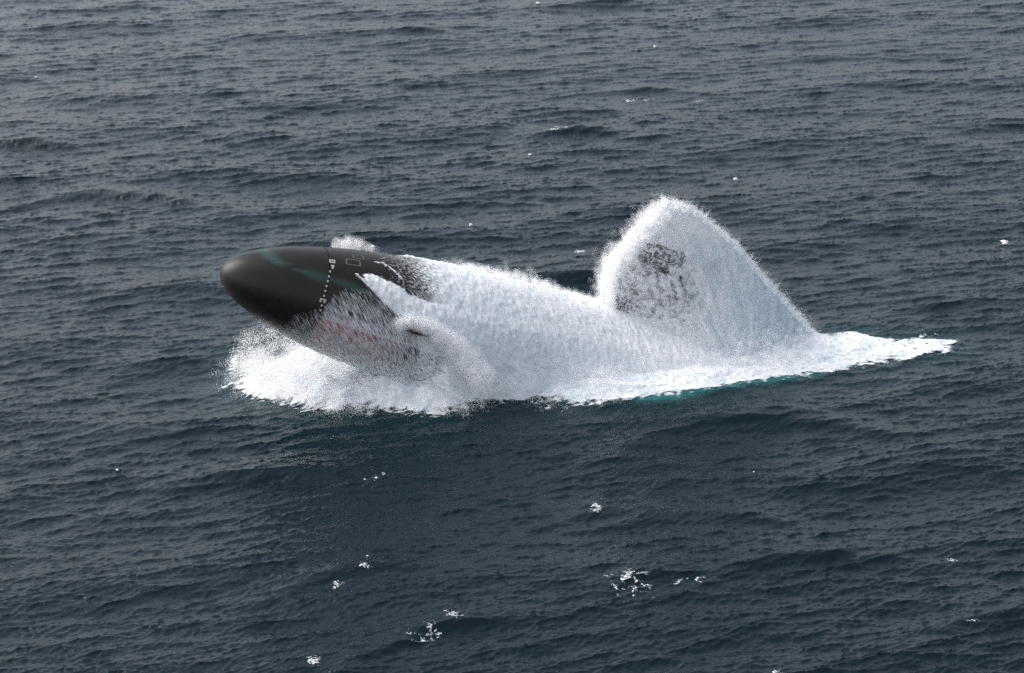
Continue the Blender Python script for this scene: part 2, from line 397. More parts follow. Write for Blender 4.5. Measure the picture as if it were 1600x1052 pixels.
for i, p in enumerate(LINE):
    u, th = hull_uv(*p); v = th * RAD
    if i == 0:
        w, h = 0.21, 0.24
        patch('draft_mark', [(u - w, u + w, v - h, v - h + .09), (u - w, u + w, v + h - .09, v + h), (u - w, u - w + .09, v - h + .09, v + h - .09), (u + w - .09, u + w, v - h + .09, v + h - .09), (u - .06, u + .05, v - .08, v + .08)], M_MARK)
    elif i == 1:
        patch('draft_mark', [(u - .05, u + .22, v - .22, v - .10), (u + .02, u + .16, v - .10, v + .22)], M_MARK)
    elif i == 8:
        patch('draft_mark', [(u - .24, u + .2, v - .2, v - .08), (u - .24, u - .1, v - .08, v + .2), (u + .06, u + .2, v - .08, v + .2)], M_MARK)
    else:
        patch('draft_mark', [(u - .06, u + .06, v - .10, v + .10)], M_MARK)
def frame(c, w, h, k):
    u, th = hull_uv(*c); v = th * RAD
    return [(u - w, u + w, v - h, v - h + k), (u - w, u + w, v + h - k, v + h), (u - w, u - w + k, v - h + k, v + h - k), (u + w - k, u + w, v - h + k, v + h - k)]
patch('hatch_outline', frame((552, 410), 0.55, 0.42, 0.09), M_FADED)
patch('hatch_outline', frame((560, 402), 0.42, 0.30, 0.07), M_FADED)

# bow plane, just breaking out of the side of the hull
def fin(name, u0, chord, th, span, thick, mat, sweep=0.5, taper=0.6):
    n = 14; prof = []
    xs = 0.5 * (1 - np.cos(np.linspace(0, np.pi, n)))
    yt = thick * (1.48 * np.sqrt(xs) - 0.63 * xs - 1.76 * xs ** 2 + 1.42 * xs ** 3 - 0.51 * xs ** 4)
    loop = [(x, y) for x, y in zip(xs, yt)] + [(x, -y) for x, y in zip(xs[::-1][1:-1], yt[::-1][1:-1])]
    Vs = []; r0 = hull_r(np.array(u0 + chord / 2)); 
    out = math.cos(th) * UPH + math.sin(th) * SIDE; nrm = np.cross(out, AX)
    rows = np.linspace(0, 1, 8)
    for k in rows:
        c = chord * (1 - (1 - taper) * k) * (1 if k < 0.99 else 0.85)
        for (x, y) in loop: Vs.append(NOSE + AX * (u0 + sweep * k + x * c) + out * (r0 - 0.8 + (span + 0.8) * k) + nrm * y * c * (1 if k < 0.99 else .5))
    m = len(loop); Fs = []
    for i in range(len(rows) - 1):
        for j in range(m): Fs.append((i * m + j, (i + 1) * m + j, (i + 1) * m + (j + 1) % m, i * m + (j + 1) % m))
    b = (len(rows) - 1) * m
    for j in range(1, m // 2): Fs.append((b + j, b + j + 1, b + m - j - 1, b + m - j) if j + 1 < m - j - 1 else (b + j, b + j + 1, b + m - j, b + m - j))
    Fs = [f for f in Fs if len(set(f)) == 4]
    return sub_part(name, np.array(Vs), Fs, mat)
bu, bth = hull_uv(628, 512); print('bow plane', bu, bth)
fin('bow_plane', bu, 2.4, bth, 1.05, 0.16, M_HULL)
fin('bow_plane', bu, 2.4, -bth, 1.05, 0.16, M_HULL)
# sail, half seen through its own plume
sl = on_plane(np.array([958., 1090., 1100.]), np.array([400., 405., 520.]))
def build_sail():
    # base from the hull top; u of leading edge from photo
    P = np.array([(hull_uv(958, 495)[0])]); u0 = float(P[0]) - 0.3; print('sail u0', u0)
    L, W, Hs = 7.6, 1.25, 6.2; n = 20
    xs = 0.5 * (1 - np.cos(np.linspace(0, np.pi, n))); yt = W * np.sqrt(np.clip(np.sin(np.pi * xs ** 0.8), 0, 1))
    loop = [(x, y) for x, y in zip(xs, yt)] + [(x, -y) for x, y in zip(xs[::-1][1:-1], yt[::-1][1:-1])]
    m = len(loop); rows = [(-0.8, 1.0), (0.0, 1.0), (Hs * .5, .98), (Hs * .85, .95), (Hs * .97, .90), (Hs, .80)]; Vs = []
    for h, k in rows:
        for x, y in loop: Vs.append(NOSE + AX * (u0 + 0.12 * h + L * (0.5 + (x - 0.5) * k)) + UPH * (RAD + h) + SIDE * y * k)
    Fs = []
    for i in range(len(rows) - 1):
        for j in range(m): Fs.append((i * m + j, (i + 1) * m + j, (i + 1) * m + (j + 1) % m, i * m + (j + 1) % m))
    b = (len(rows) - 1) * m
    for j in range(1, n - 2): Fs.append((b + j, b + j + 1, b + m - j - 1, b + m - j))
    Fs.append((b, b + 1, b + m - 1, b + m - 1)); Fs = [f for f in Fs if len(set(f)) == 4]
    s = sub_part('sail', np.array(Vs), Fs, M_SAIL)
    return u0
U_SAIL = build_sail()

# ------------------------------------------------------------------ running water on the hull
def hull_water():
    u = np.arange(5.0, 50.0, 0.085); v = np.arange(-11.0, 19.5, 0.10)
    U, Vv = np.meshgrid(u, v, indexing='ij')
    # region masks traced on the hull
    edge = np.array(uvm([(557, 429), (575, 446), (600, 472), (622, 492), (640, 512), (655, 540)]))   # sharp lower edge of the thrown sheet
    top = np.array(uvm([(557, 429), (568, 437), (567, 429), (580, 429), (600, 436), (620, 446), (640, 460), (665, 470)]))
    sheet = np.concatenate([top, np.array([[22, top[-1][1] - 0.5], [60, top[-1][1] - 3], [60, 14], [edge[-1][0] + 2, 16]]), edge[::-1]])
    sd = poly_sd(U, Vv, sheet)
    c_sheet = sstep(-0.15, 0.25, sd + 0.35 * (fbm2(U * 2.5, Vv * 2.5, 3) - 0.5)) * 1.05
    # general wetting, growing aft
    fr = np.array(uvm([(640, 402), (650, 410), (660, 425), (668, 440)]))
    ufr = np.interp(Vv, fr[:, 1], fr[:, 0])
    g = fbm2(U * 0.5 + 9, Vv * 0.7, 3)
    c_gen = 0.18 * sstep(-3.6, -1.0, U - ufr) + 0.95 * sstep(-1.6, 2.6, U - ufr + 2.4 * (g - 0.5))
    # thin bright wave along the crown of the hull
    tp = np.array(uvm([(610, 398), (640, 403), (680, 411)]))
    c_top = 1.0 * sstep(-0.5, 1.5, U - tp[0][0] - 0.3) * np.exp(-((Vv - tp[0][1] + 0.4) / (0.25 + 0.20 * np.clip(U - tp[0][0], 0, 30))) ** 2)
    # trickles draining down the flank under the drying line
    dl_ = np.array(uvm([(372, 474), (388, 484), (410, 487), (440, 490), (480, 490), (505, 482), (520, 462), (540, 455), (565, 458), (600, 470)]))
    order = np.argsort(dl_[:, 0]); vd = np.interp(U, dl_[order, 0], dl_[order, 1])
    low = Vv - vd
    c_str = np.where(low > -1.0, 0.22 * sstep(-0.6, 0.5, low) + 0.105 * np.clip(low, 0, 9), 0) + 0.10 * sstep(0.3, 3.0, low) * sstep(U_RING, U_RING + 6, U)
    # behind the sharp edge the flank below belongs to trickles, above to the sheet
    cr = polyline_d(U, Vv, uvm([(586, 410), (597, 411), (606, 417), (616, 424), (628, 436)]))
    c_cr = 0.7 * np.exp(-(cr / 0.10) ** 2)
    edge_line = 0.9 * np.exp(-(polyline_d(U, Vv, [tuple(p) for p in edge]) / 0.10) ** 2)
    cover = np.maximum.reduce([c_sheet, c_gen, c_top, c_str, c_cr, edge_line])
    cover = np.where(U < 6, cover * sstep(5, 6, U), cover)
    cover = np.where(U > 26, 1.3, cover)
    thick = 0.02 + 0.10 * sstep(0.3, 1.0, cover) + 0.28 * sstep(0, 1.2, sd) * (1 - 0.4 * sstep(10, 20, U)) + 0.5 * sstep(22, 40, U)
    # orange-peel relief of falling water
    b = fbm2((U - 0.4 * Vv) * 3.8, Vv * 2.8, 2, 0.6); b2 = fbm2((U - 0.6 * Vv) * 1.2, Vv * 0.35 + 40, 3)
    thick = thick + sstep(0.35, 1.0, cover) * (0.15 * (b - 0.5) + 0.07 * (b2 - 0.5))
    thick = np.maximum(thick, 0.015)
    # the skirt : past the widest point the water leaves the hull and drops to the sea
    v0 = np.interp(U, [5, 14, 17, 21, 60], [30, 30, 9.0, 7.4, 7.0])
    th = np.minimum(Vv, v0) / RAD
    P = hull_p(U, th, thick)
    ex = np.clip(Vv - v0, 0, 30)
    fall = np.array([0., 0., -1.0]) ; 
    outw = 0.30 + 0.15 * np.sin(U * 0.9)
    P = P + (SIDE * 1.0)[None, None] * (outw * ex ** 0.9 * 0.9)[..., None] + fall * ex[..., None] + AX * (0.25 * ex)[..., None] * 0.6
    P = P + (ex > 0)[..., None] * SIDE * (0.45 * (fbm2(U * 0.7, Vv * 0.4, 3) - 0.5) * np.minimum(ex, 1))[..., None]
    vv = np.clip(-Vv - 7.4, 0, 30)
    cover = np.where((U < 17) & (Vv > 8.5), cover * 0.7, cover)
    # flow coordinates for the lace/streak pattern: stretched along the fall on the flank
    k = ((sd < 0.0) & (low > -1.5)).astype(float)
    a = U - 0.75 * Vv                       # across the fall
    fl = np.stack([a * (6.0 + 7.5 * k), Vv * (4.5 - 3.2 * k), 0 * U], -1)
    keep = (cover[:-1, :-1] > 0.02) & (P[:-1, :-1, 2] > -2.5)
    thin = 0.75 - 0.35 * sstep(20, 36, U) - 0.5 * sstep(0.25, 0.9, (fbm2(U * 0.25, Vv * 0.25 + 7, 2))) - 0.4 * sstep(2.5, 0.0, Vv) * sstep(16, 20, U) + 1.1 * (fbm2((U - 0.7 * Vv) * 3.4, Vv * 0.7 + 4, 3, 0.6) - 0.5)
    V2, F2, A2 = compact(P.reshape(-1, 3), grid_faces(*U.shape, keep=keep), {'cover': np.clip(cover, 0, 1.4).ravel(), 'flow': fl.reshape(-1, 3), 'thin': np.clip(thin, 0, 1).ravel()})
    o = mesh_obj('water_sheet', V2, F2, M_FILM, attrs=A2); print('film', len(F2))
    return tag(o, 'white sheet of seawater streaming off the rising black hull from bow to plume', 'water sheet')
hull_water()

# ------------------------------------------------------------------ foam on the sea round the boat, and the wake
def wake():
    u = np.arange(-2, 62.5, 0.11); v = np.arange(-9.5, 16.5, 0.11)
    S, T = np.meshgrid(u, v, indexing='ij'); x, y = ts(S, T)
    D = sea(x, y)
    e = poly_sd(S, T, FOAM_POLY)
    jag = 1.5 * (fbm2(S * 0.35 + T * 0.2, T * 0.9, 4, 0.6) - 0.5) + 0.35 * (fbm2(S * 2, T * 3.5, 2) - 0.5)
    amp = np.interp(S, [-2, 4, 12, 30, 62], [1.2, 1.3, 0.8, 0.45, 0.55])
    e2 = e + jag * amp
    churn = fbm2(S * 0.7, T * 0.8, 4, 0.6); fine = fbm2(S * 2.6, T * 3.0, 3, 0.65)
    hgt = np.interp(S, [-2, 2, 8, 18, 30, 40, 50, 62], [0.5, 0.9, 1.4, 1.0, 0.35, 0.25, 0.30, 0.2])
    lift = sstep(0, 2.2, e2) * hgt * (0.35 + 1.1 * churn) + 0.05 + 0.26 * (fine - 0.5) * sstep(0, 1.4, e2)
    lift = np.maximum(lift, 0.03)
    P = np.stack([x + D[..., 0], y + D[..., 1], D[..., 2] + lift], -1)
    cover = np.clip(0.30 + e2 * 0.75, 0, 1.5)
    # the tail of the wake is thinner, lacy water
    cover = np.where(S > 28, np.clip(0.45 + e2 * 1.25, 0, 1.5), cover)
    cover = np.where(S > 38, cover - 0.75 * sstep(42, 56, S) * sstep(0.42, 0.62, fbm2(S * 0.45, T * 1.6, 4, 0.6)), cover)
    keep = e2[:-1, :-1] > -0.6
    thin = 0.05 + 0.75 * sstep(0.42, 0.68, fbm2(S * 0.6 + 20, T * 1.2, 4, 0.6))
    fl = np.stack([S * 1.4, T * 2.6, 0 * S], -1)
    V2, F2, A2 = compact(P.reshape(-1, 3), grid_faces(*S.shape, keep=keep), {'cover': cover.ravel(), 'flow': fl.reshape(-1, 3), 'thin': np.clip(thin, 0, 1).ravel()})
    o = mesh_obj('wake_foam', V2, F2, M_LACE, attrs=A2); print('wake', len(F2))
    tag(o, 'bright white churned foam spread on the sea around and behind the submarine', 'foam', kind='stuff')
wake()

# ------------------------------------------------------------------ droplets : small faceted blobs, joined
TET = np.array([[1, 0, 0], [-.5, .87, 0], [-.5, -.87, 0.3], [.1, 0, 1.0], [.2, .1, -.9], [-.3, 0.9, .1]], float)   # two crossed flakes
TFC = np.array([[0, 1, 2], [3, 4, 5]])
def droplets(name, P, r, parent=None, stretch=None):
    n = len(P); P = np.asarray(P, float)
    q = rng.normal(size=(n, 4)); q /= np.linalg.norm(q, axis=1)[:, None]; w, a, b, c = q.T
    Rm = np.stack([1 - 2 * (b * b + c * c), 2 * (a * b - c * w), 2 * (a * c + b * w), 2 * (a * b + c * w), 1 - 2 * (a * a + c * c), 2 * (b * c - a * w),
                   2 * (a * c - b * w), 2 * (b * c + a * w), 1 - 2 * (a * a + b * b)], -1).reshape(n, 3, 3)
    Vt = np.einsum('nij,kj->nki', Rm, TET) * np.broadcast_to(np.asarray(r, float), (n,))[:, None, None]
    Vt = (Vt + P[:, None]).reshape(-1, 3)
    base = np.arange(n)[:, None, None] * 6
    Fc = (base + TFC[None]).reshape(-1, 3)
    return mesh_obj(name, Vt, Fc, M_DROP, parent, attrs=None, smooth=True)

# a puff: many fine drops in a ball, set out over points (for mist nobody could count)
def make_puff(n=60):
    g = np.random.default_rng(21)
    P = g.normal(size=(n, 3)); P *= (g.random(n) ** 0.45 / np.linalg.norm(P, axis=1))[:, None]
    V = (P[:, None] + TET[None] * (0.030 + 0.045 * g.random(n) ** 2)[:, None, None]).reshape(-1, 3)
    Fc = (np.arange(n)[:, None, None] * 6 + TFC[None]).reshape(-1, 3)
    me = bpy.data.meshes.new('drop_puff'); me.from_pydata([tuple(v) for v in V], [], [tuple(int(i) for i in f) for f in Fc])
    me.polygons.foreach_set('use_smooth', np.ones(len(Fc), bool)); me.materials.append(M_DROP)
    return bpy.data.objects.new('drop_puff', me)
PUFF = make_puff()
def puff_group():
    g = bpy.data.node_groups.new('scatter_puffs', 'GeometryNodeTree')
    g.interface.new_socket('Geometry', in_out='INPUT', socket_type='NodeSocketGeometry'); g.interface.new_socket('Geometry', in_out='OUTPUT', socket_type='NodeSocketGeometry')
    gi = g.nodes.new('NodeGroupInput'); go = g.nodes.new('NodeGroupOutput'); ip = g.nodes.new('GeometryNodeInstanceOnPoints')
    oi = g.nodes.new('GeometryNodeObjectInfo'); oi.inputs['Object'].default_value = PUFF
    rv = g.nodes.new('FunctionNodeRandomValue'); rv.data_type = 'FLOAT_VECTOR'; rv.inputs[1].default_value = (6.283, 6.283, 6.283)
    na = g.nodes.new('GeometryNodeInputNamedAttribute'); na.data_type = 'FLOAT'; na.inputs['Name'].default_value = 'size'
    g.links.new(gi.outputs[0], ip.inputs['Points']); g.links.new(oi.outputs['Geometry'], ip.inputs['Instance'])
    g.links.new(rv.outputs[0], ip.inputs['Rotation']); g.links.new(na.outputs[0], ip.inputs['Scale']); g.links.new(ip.outputs[0], go.inputs[0])
    return g
PUFFG = puff_group()
def puffs(name, P, size, parent=None):
    me = bpy.data.meshes.new(name); me.vertices.add(len(P)); me.vertices.foreach_set('co', np.asarray(P, np.float32).ravel())
    me.attributes.new('size', 'FLOAT', 'POINT').data.foreach_set('value', np.broadcast_to(np.asarray(size, np.float32), (len(P),)).copy())
    o = bpy.data.objects.new(name, me); COL.objects.link(o)
    if parent: o.parent = parent
    m = o.modifiers.new('puffs', 'NODES'); m.node_group = PUFFG; o['kind'] = 'stuff'; print(name, 'puffs', len(P)); return o

# ------------------------------------------------------------------ plume round the sail
PL = [(945, 560), (938, 500), (934, 465), (934, 440), (943, 412), (966, 384), (994, 350), (1019, 325), (1036, 305), (1060, 308), (1090, 320), (1120, 344), (1150, 370), (1180, 404),
      (1210, 440), (1238, 470), (1262, 497), (1281, 528), (1293, 560), (1297, 600), (1297, 640), (945, 640)]
pl = np.array(PL, float); ps, pz = on_plane(pl[:, 0], pl[:, 1], 0.0); PLUME = np.stack([ps, pz], 1)
SAILP = [(946, 415), (970, 392), (1020, 392), (1060, 408), (1095, 445), (1105, 480), (1080, 508), (1040, 515), (990, 508), (955, 492), (942, 450)]
sp = np.array(SAILP, float); a_, b_ = on_plane(sp[:, 0], sp[:, 1], 1.7); SAIL_WIN = np.stack([a_, b_], 1)
plume = empty('spray_plume', (ts(np.array(38.), np.array(0.))[0], ts(np.array(38.), np.array(0.))[1], 0.5))
tag(plume, 'tall fan-shaped plume of white spray wrapped around the submarine sail', 'spray plume')
PLI = np.array(plume.location)
def plume_half_w(S, Z, e):
    w = 2.8 * (1 - np.exp(-np.clip(e, 0, 9) / 2.5))
    return w * (0.45 + 0.8 * sstep(11, -1, Z))
def plume_body():
    smin, smax = PLUME[:, 0].min(), PLUME[:, 0].max(); zmax = PLUME[:, 1].max()
    S, Z = np.meshgrid(np.arange(smin - .3, smax + .3, 0.10), np.arange(-1.5, zmax + .3, 0.10), indexing='ij')
    e = poly_sd(S, Z, PLUME)
    jag = 0.9 * (fbm2(np.arctan2(Z + 4.0, 41.5 - S) * 16, np.hypot(Z + 4.0, S - 41.5) * 0.4, 4, 0.65) - 0.5)
    e2 = e + jag - 0.50
    Vs, Fs, A = [], [], {'cover': [], 'flow': [], 'thin': []}; b = 0
    for side in (1, -1):
        w = plume_half_w(S, Z, e2)
        ra = np.arctan2(Z + 4.0, 41.5 - S); rr = np.hypot(Z + 4.0, S - 41.5)
        rel = 0.85 * (fbm2(ra * 13, rr * 0.30 + side * 9, 4, 0.6) - 0.5) + 0.35 * (fbm2(ra * 40, rr * 0.8 + side * 9, 3, 0.6) - 0.5) + 0.10 * (fbm2(S * 4, Z * 4 + side * 9, 2) - 0.5)
        # a shallow furrow where the solid water sweeps aft
        T = side * np.maximum(w + rel * sstep(0, 1, e2), 0.02)
        x, y = ts(S, T)
        P = np.stack([x, y, Z], -1)
        win = poly_sd(S, Z, SAIL_WIN)
        cover = np.clip(0.75 + e2 * 1.6, 0, 1.4)
        if side == 1: cover = cover - 0.82 * sstep(-1.4, 2.0, win + 2.6 * (fbm2(S * .55, Z * .55, 3) - .45)) * (0.55 + 0.75 * fbm2(S * 1.3, Z * 1.3 + 4, 3))
        thin = -0.18 + 1.3 * (fbm2(ra * 22, rr * 0.35 + 3, 4, 0.65) - 0.45) + sstep(34, 48, S + 0.35 * Z) * 0.35 + 0.75 * np.exp(-((S - 45) / 6.0) ** 2) * np.exp(-((Z - 3.0) / 5.0) ** 2) + 0.25 * (fbm2(S * 0.5, Z * 0.5, 3) - 0.4)
        keep = e2[:-1, :-1] > -0.15
        fl = np.stack([S * 2.2 + 0.7 * Z, Z * 2.2, 0 * S + side * 5], -1)
        V2, F2, A2 = compact(P.reshape(-1, 3), grid_faces(*S.shape, keep=keep), {'cover': cover.ravel(), 'flow': fl.reshape(-1, 3), 'thin': np.clip(thin, 0, 1).ravel()})
        Vs.append(V2); Fs.append(F2 + b); b += len(V2)
        for k in A: A[k].append(A2[k])
    o = mesh_obj('spray_curtain', np.concatenate(Vs) - PLI, np.concatenate(Fs), M_PLUME, plume, {k: np.concatenate(v) for k, v in A.items()})
    print('plume', sum(map(len, Fs)))
plume_body()
def plume_drops():
    # fringe of jets along the outline
    P = PLUME[3:20]; seg = np.diff(P, axis=0); ln = np.hypot(*seg.T); cum = np.concatenate([[0], np.cumsum(ln)])
    cen = np.array([38.0, 2.0]); pts, rr = [], []
    nj = 1500
    q = rng.random(nj) * cum[-1]; i = np.clip(np.searchsorted(cum, q) - 1, 0, len(seg) - 1); f = (q - cum[i]) / ln[i]
    nrm = np.stack([-seg[i][:, 1], seg[i][:, 0]], 1) / ln[i][:, None]
    b = P[i] + seg[i] * f[:, None] - nrm * 0.42
    L = (0.15 + 0.75 * rng.random(nj) ** 2) * (0.5 + 1.0 * fbm2(q * 1.5, q * 0, 3)); L *= np.where(i < 3, 0.8, 1.0)
    dirn = nrm + rng.normal(0, 0.25, (nj, 2)) + np.array([0.15, 0.35]); dirn /= np.hypot(*dirn.T)[:, None]
    tb = rng.normal(0, 0.5, nj)
    for k in range(24):
        h = rng.random(nj) ** 1.3
        c = b - dirn * 0.35 + dirn * (L + 0.35)[:, None] * h[:, None] + rng.normal(0, 0.05, (nj, 2))
        x, y = ts(c[:, 0], tb + rng.normal(0, 0.06, nj)); pts.append(np.stack([x, y, c[:, 1]], 1)); rr.append(0.042 * (1.15 - h) * (0.6 + 0.8 * rng.random(nj)))
    # veil on both faces
    n = 3500
    S = rng.uniform(PLUME[:, 0].min() - .5, PLUME[:, 0].max(), n * 2); Z = rng.uniform(-0.5, PLUME[:, 1].max(), n * 2); e = poly_sd(S, Z, PLUME); m = e > 0.25
    S, Z, e = S[m][:n], Z[m][:n], e[m][:n]; side = np.where(rng.random(len(S)) < 0.7, 1, -1)
    T = side * (plume_half_w(S, Z, e) + rng.exponential(0.15, len(S)))
    x, y = ts(S, T); veil = [np.stack([x, y, Z], 1)]
    # soft mist shed off the leading face
    n = 2200
    lead = PLUME[1:8]; j = rng.integers(0, len(lead) - 1, n); f = rng.random(n)[:, None]; c = lead[j] * (1 - f) + lead[j + 1] * f
    c = c + np.stack([-np.abs(rng.normal(0, 0.25, n)) + 0.85, rng.normal(0, .25, n)], 1)
    x, y = ts(c[:, 0], rng.normal(0, 0.9, n)); veil.append(np.stack([x, y, c[:, 1]], 1))
    o = droplets('spray_drops', np.concatenate(pts) - PLI, np.concatenate(rr), plume); o['kind'] = 'stuff'
    veil = np.concatenate(veil); puffs('spray_mist', veil - PLI, 0.2 + 0.15 * rng.random(len(veil)), plume)
    print('plume drops', len(o.data.polygons) // 4)
plume_drops()

# ------------------------------------------------------------------ spray thrown out under the bow
def bow_spray():
    root = empty('bow_spray', (ts(np.array(8.), np.array(1.))[0], ts(np.array(8.), np.array(1.))[1], 0.0)); o0 = np.array(root.location)
    tag(root, 'soft white cloud of spray blown out beneath the rising bow', 'spray')
    n = 210000
    S = rng.uniform(-0.5, 24, n); T = rng.uniform(-5.5, 9.5, n); Z = rng.uniform(0.2, 8.5, n)
    # density : thick at the water, thinning upward, limited by an outer envelope
    e = poly_sd(S, T, FOAM_POLY)
    top = np.interp(S, [-0.5, 1.0, 3, 8, 14, 19, 24], [2.0, 4.4, 5.4, 4.6, 3.8, 3.2, 2.8]) * (1 - 0.55 * np.clip((T - 1.0) / 9.0, 0, 1))
    nz = fbm3(S * 0.45, T * 0.45, Z * 0.45, 3)
    d = np.exp(-Z / (0.34 * top)) * sstep(-1.3, 1.8, e + 2.6 * (nz - 0.5)) * sstep(1.2, 0.45, Z / top) * sstep(0.18, 0.62, nz) * 1.25
    d *= sstep(-0.6, 2.5, S + 2.0 * (nz - 0.5)) * np.interp(S, [0, 14, 24], [1, 1, 0.45])
    u = S / math.cos(RISE)  # keep out of the hull
    x, y = ts(S, T); P = np.stack([x, y, Z], 1); Q = P - NOSE; hu = Q @ AX; rr_ = np.hypot(Q @ UPH, Q @ SIDE)
    free = (rr_ > hull_r(np.maximum(hu, 0)) + 0.05) | (hu < 0)
    m = (rng.random(n) < d * 0.72) & free; P = P[m]
    k = rng.random(len(P)) < 0.75; puffs('spray_mist', P[k] - o0, 0.35 + 0.35 * rng.random(k.sum()), root)
    P = P[~k]; o = droplets('spray_drops', P - o0, 0.014 + 0.03 * rng.random(len(P)) ** 4, root); o['kind'] = 'stuff'
bow_spray()

# lobe of water thrown over the bow plane
def lobe():
    path = [(617, 514, 3.6), (624, 502, 4.4), (648, 501, 4.8), (675, 512, 5.2), (705, 533, 5.6), (735, 562, 6.2), (765, 600, 6.9)]
    C = []
    for a, b, t in path:
        s, z = on_plane(np.array(float(a)), np.array(float(b)), t); x, y = ts(s, t); C.append([float(x), float(y), float(z)])
    C = np.array(C); r0 = np.array([0.35, 0.55, 0.62, 0.75, 0.9, 1.1, 1.3])
    q = np.linspace(0, len(C) - 1, 130); K = np.stack([np.interp(q, range(len(C)), C[:, i]) for i in range(3)], 1); rad = np.interp(q, range(len(C)), r0)
    kk = np.ones(15) / 15; K = np.stack([np.convolve(np.pad(K[:, i], 7, 'edge'), kk, 'valid') for i in range(3)], 1)
    root = empty('plane_spray', tuple(K[20])); o0 = np.array(root.location)
    tag(root, 'curling lobe of white spray thrown over the small fin on the flank', 'spray')
    n = 4600
    i = rng.integers(0, len(K), n); g = rng.normal(size=(n, 3)); g /= np.linalg.norm(g, axis=1)[:, None]; rr = rng.random(n) ** 0.6
    P = K[i] + g * (rad[i] * rr * (0.8 + 0.4 * rng.random(n)))[:, None] * np.array([1, 1, 0.75]); P[:, 2] -= rng.exponential(0.12, n)
    puffs('spray_drops', P - o0, 0.25 + 0.15 * rng.random(n), root)
lobe()

# little burst behind the crown of the hull
def crown_splash():
    out = [(519, 392), (520, 383), (526, 377), (540, 372), (555, 371), (570, 377), (585, 386), (600, 395)]
    p = np.array(out, float); s, z = on_plane(p[:, 0], p[:, 1], -2.0); Pg = np.stack([s, z], 1)
    root = empty('crown_splash', (ts(s.mean(), -2.0)[0], ts(s.mean(), -2.0)[1], float(z.mean()))); o0 = np.array(root.location)
    tag(root, 'small white burst of spray showing over the top of the black hull', 'splash')
    n = 9000; S = rng.uniform(s.min(), s.max() + .5, n); Z = rng.uniform(z.min() - .5, z.max() + .2, n); T = -2.0 + rng.normal(0, 0.5, n)
    base = np.array([s.min() + 1.0, z.min() - 0.4]); ang = np.arctan2(Z - base[1], S - base[0]); e = poly_sd(S, Z, Pg) + 0.25 * (fbm2(ang * 14, ang * 0, 3) - 0.4)
    d = sstep(-0.12, 0.4, e) * np.interp(S, [s.min(), s.min() + 2, s.max()], [1.0, 0.75, 0.22])
    m = rng.random(n) < d * 0.42; x, y = ts(S[m], T[m]); P = np.stack([x, y, Z[m]], 1)
    puffs('spray_drops', P - o0, 0.16 + 0.1 * rng.random(len(P)), root)
crown_splash()

# mist lifting off the water-covered back of the boat, and over the falling sheet
def back_mist():
    n = 6000; u = rng.uniform(17, 34, n); th = rng.uniform(-0.9, 1.9, n); off = rng.exponential(0.08, n) + 0.05
    dens = sstep(15, 21, u) * (0.35 + 0.65 * (np.abs(th + 0.1) < 0.5)) * fbm2(u * 0.6, th * 3, 3) * 1.4
    off = off * (1 + 1.6 * np.exp(-((u - 23) / 3.0) ** 2) * (np.abs(th) < 0.8))
    m = rng.random(n) < dens; P = hull_p(u[m], th[m], off[m] + 0.15)
    n = 26000; S = rng.uniform(14, 46, n); T = rng.uniform(3.5, 10, n); Z = rng.exponential(1.3, n) + 0.2
    e = poly_sd(S, T, FOAM_POLY); nz = fbm3(S * .4, T * .4, Z * .4, 3)
    m = (Z < 3.5) & (rng.random(n) < sstep(0, 1.6, e + 1.5 * (nz - .5)) * sstep(0.3, 0.65, nz) * np.interp(S, [14, 20, 34, 46], [1, .8, .5, .2]))
    x, y = ts(S[m], T[m]); P = np.concatenate([P, np.stack([x, y, Z[m]], 1)])
    o = puffs('hull_mist', P, 0.18 + 0.2 * rng.random(len(P)))
    tag(o, 'fine white mist lifting off the water streaming down the long hull', 'mist', kind='stuff')
back_mist()

# ------------------------------------------------------------------ whitecaps and flecks on the open sea
def whitecap(px, py, w, d, turn, dens, seed, label, name='whitecap', sc=1.0, cat='whitecap', group=None):
    c = at_z(float(px), float(py), 0.2); st_ = 0.05 if w < 4 else 0.07
    a = np.arange(-w, w, st_); b = np.arange(-d, d, st_); A, B = np.meshgrid(a, b, indexing='ij')
    x = c[0] + A * math.cos(turn) - B * math.sin(turn); y = c[1] + A * math.sin(turn) + B * math.cos(turn)
    Dd = sea(x, y)
    r = (A / w) ** 2 + (B / d) ** 2
    n = fbm2(A * 1.3 * sc + seed * 13.1, B * 1.9 * sc + seed * 7.7, 4, 0.65); rid = 1 - np.abs(2 * fbm2(A * 1.7 * sc + seed * 3, B * 2.3 * sc + 50, 3) - 1) * 3.2
    cov = dens * (1 - r) * 0.72 + 2.4 * (n - 0.5) + 0.40 * rid - 0.50
    P = np.stack([x + Dd[..., 0], y + Dd[..., 1], Dd[..., 2] + 0.025 + 0.06 * np.clip(cov, 0, 1)], -1)
    keep = (cov[:-1, :-1] > 0.0) & (r[:-1, :-1] < 1)
    if not keep.any(): return
    V2, F2, A2 = compact(P.reshape(-1, 3), grid_faces(*A.shape, keep=keep), {'cover': np.clip(cov * 0.9 + 0.12, 0, 0.46).ravel(), 'flow': np.stack([A * 5, B * 8, 0 * A], -1).reshape(-1, 3), 'thin': np.full(A.size, 0.25)})
    o = mesh_obj(name, V2 - c, F2, M_LACE, attrs=A2); o.location = c
    if dens < 0.4: tag(o, label, kind='stuff')
    else: tag(o, label, cat, group)
G = 'small whitecaps breaking on the open sea'
whitecap(988, 918, 1.5, 2.4, 0.5, 0.75, 1, 'lacy patch of white foam in the foreground water, right of centre', group=G)
whitecap(1005, 908, 1.4, 0.9, -0.3, 0.4, 12, 'thin scatter of foam flecks joining the right end of the lacy foreground patch', group=G)
whitecap(1095, 908, 1.8, 0.55, 0.25, 0.7, 2, 'thin bright foam streak just right of the lacy foreground patch', group=G)
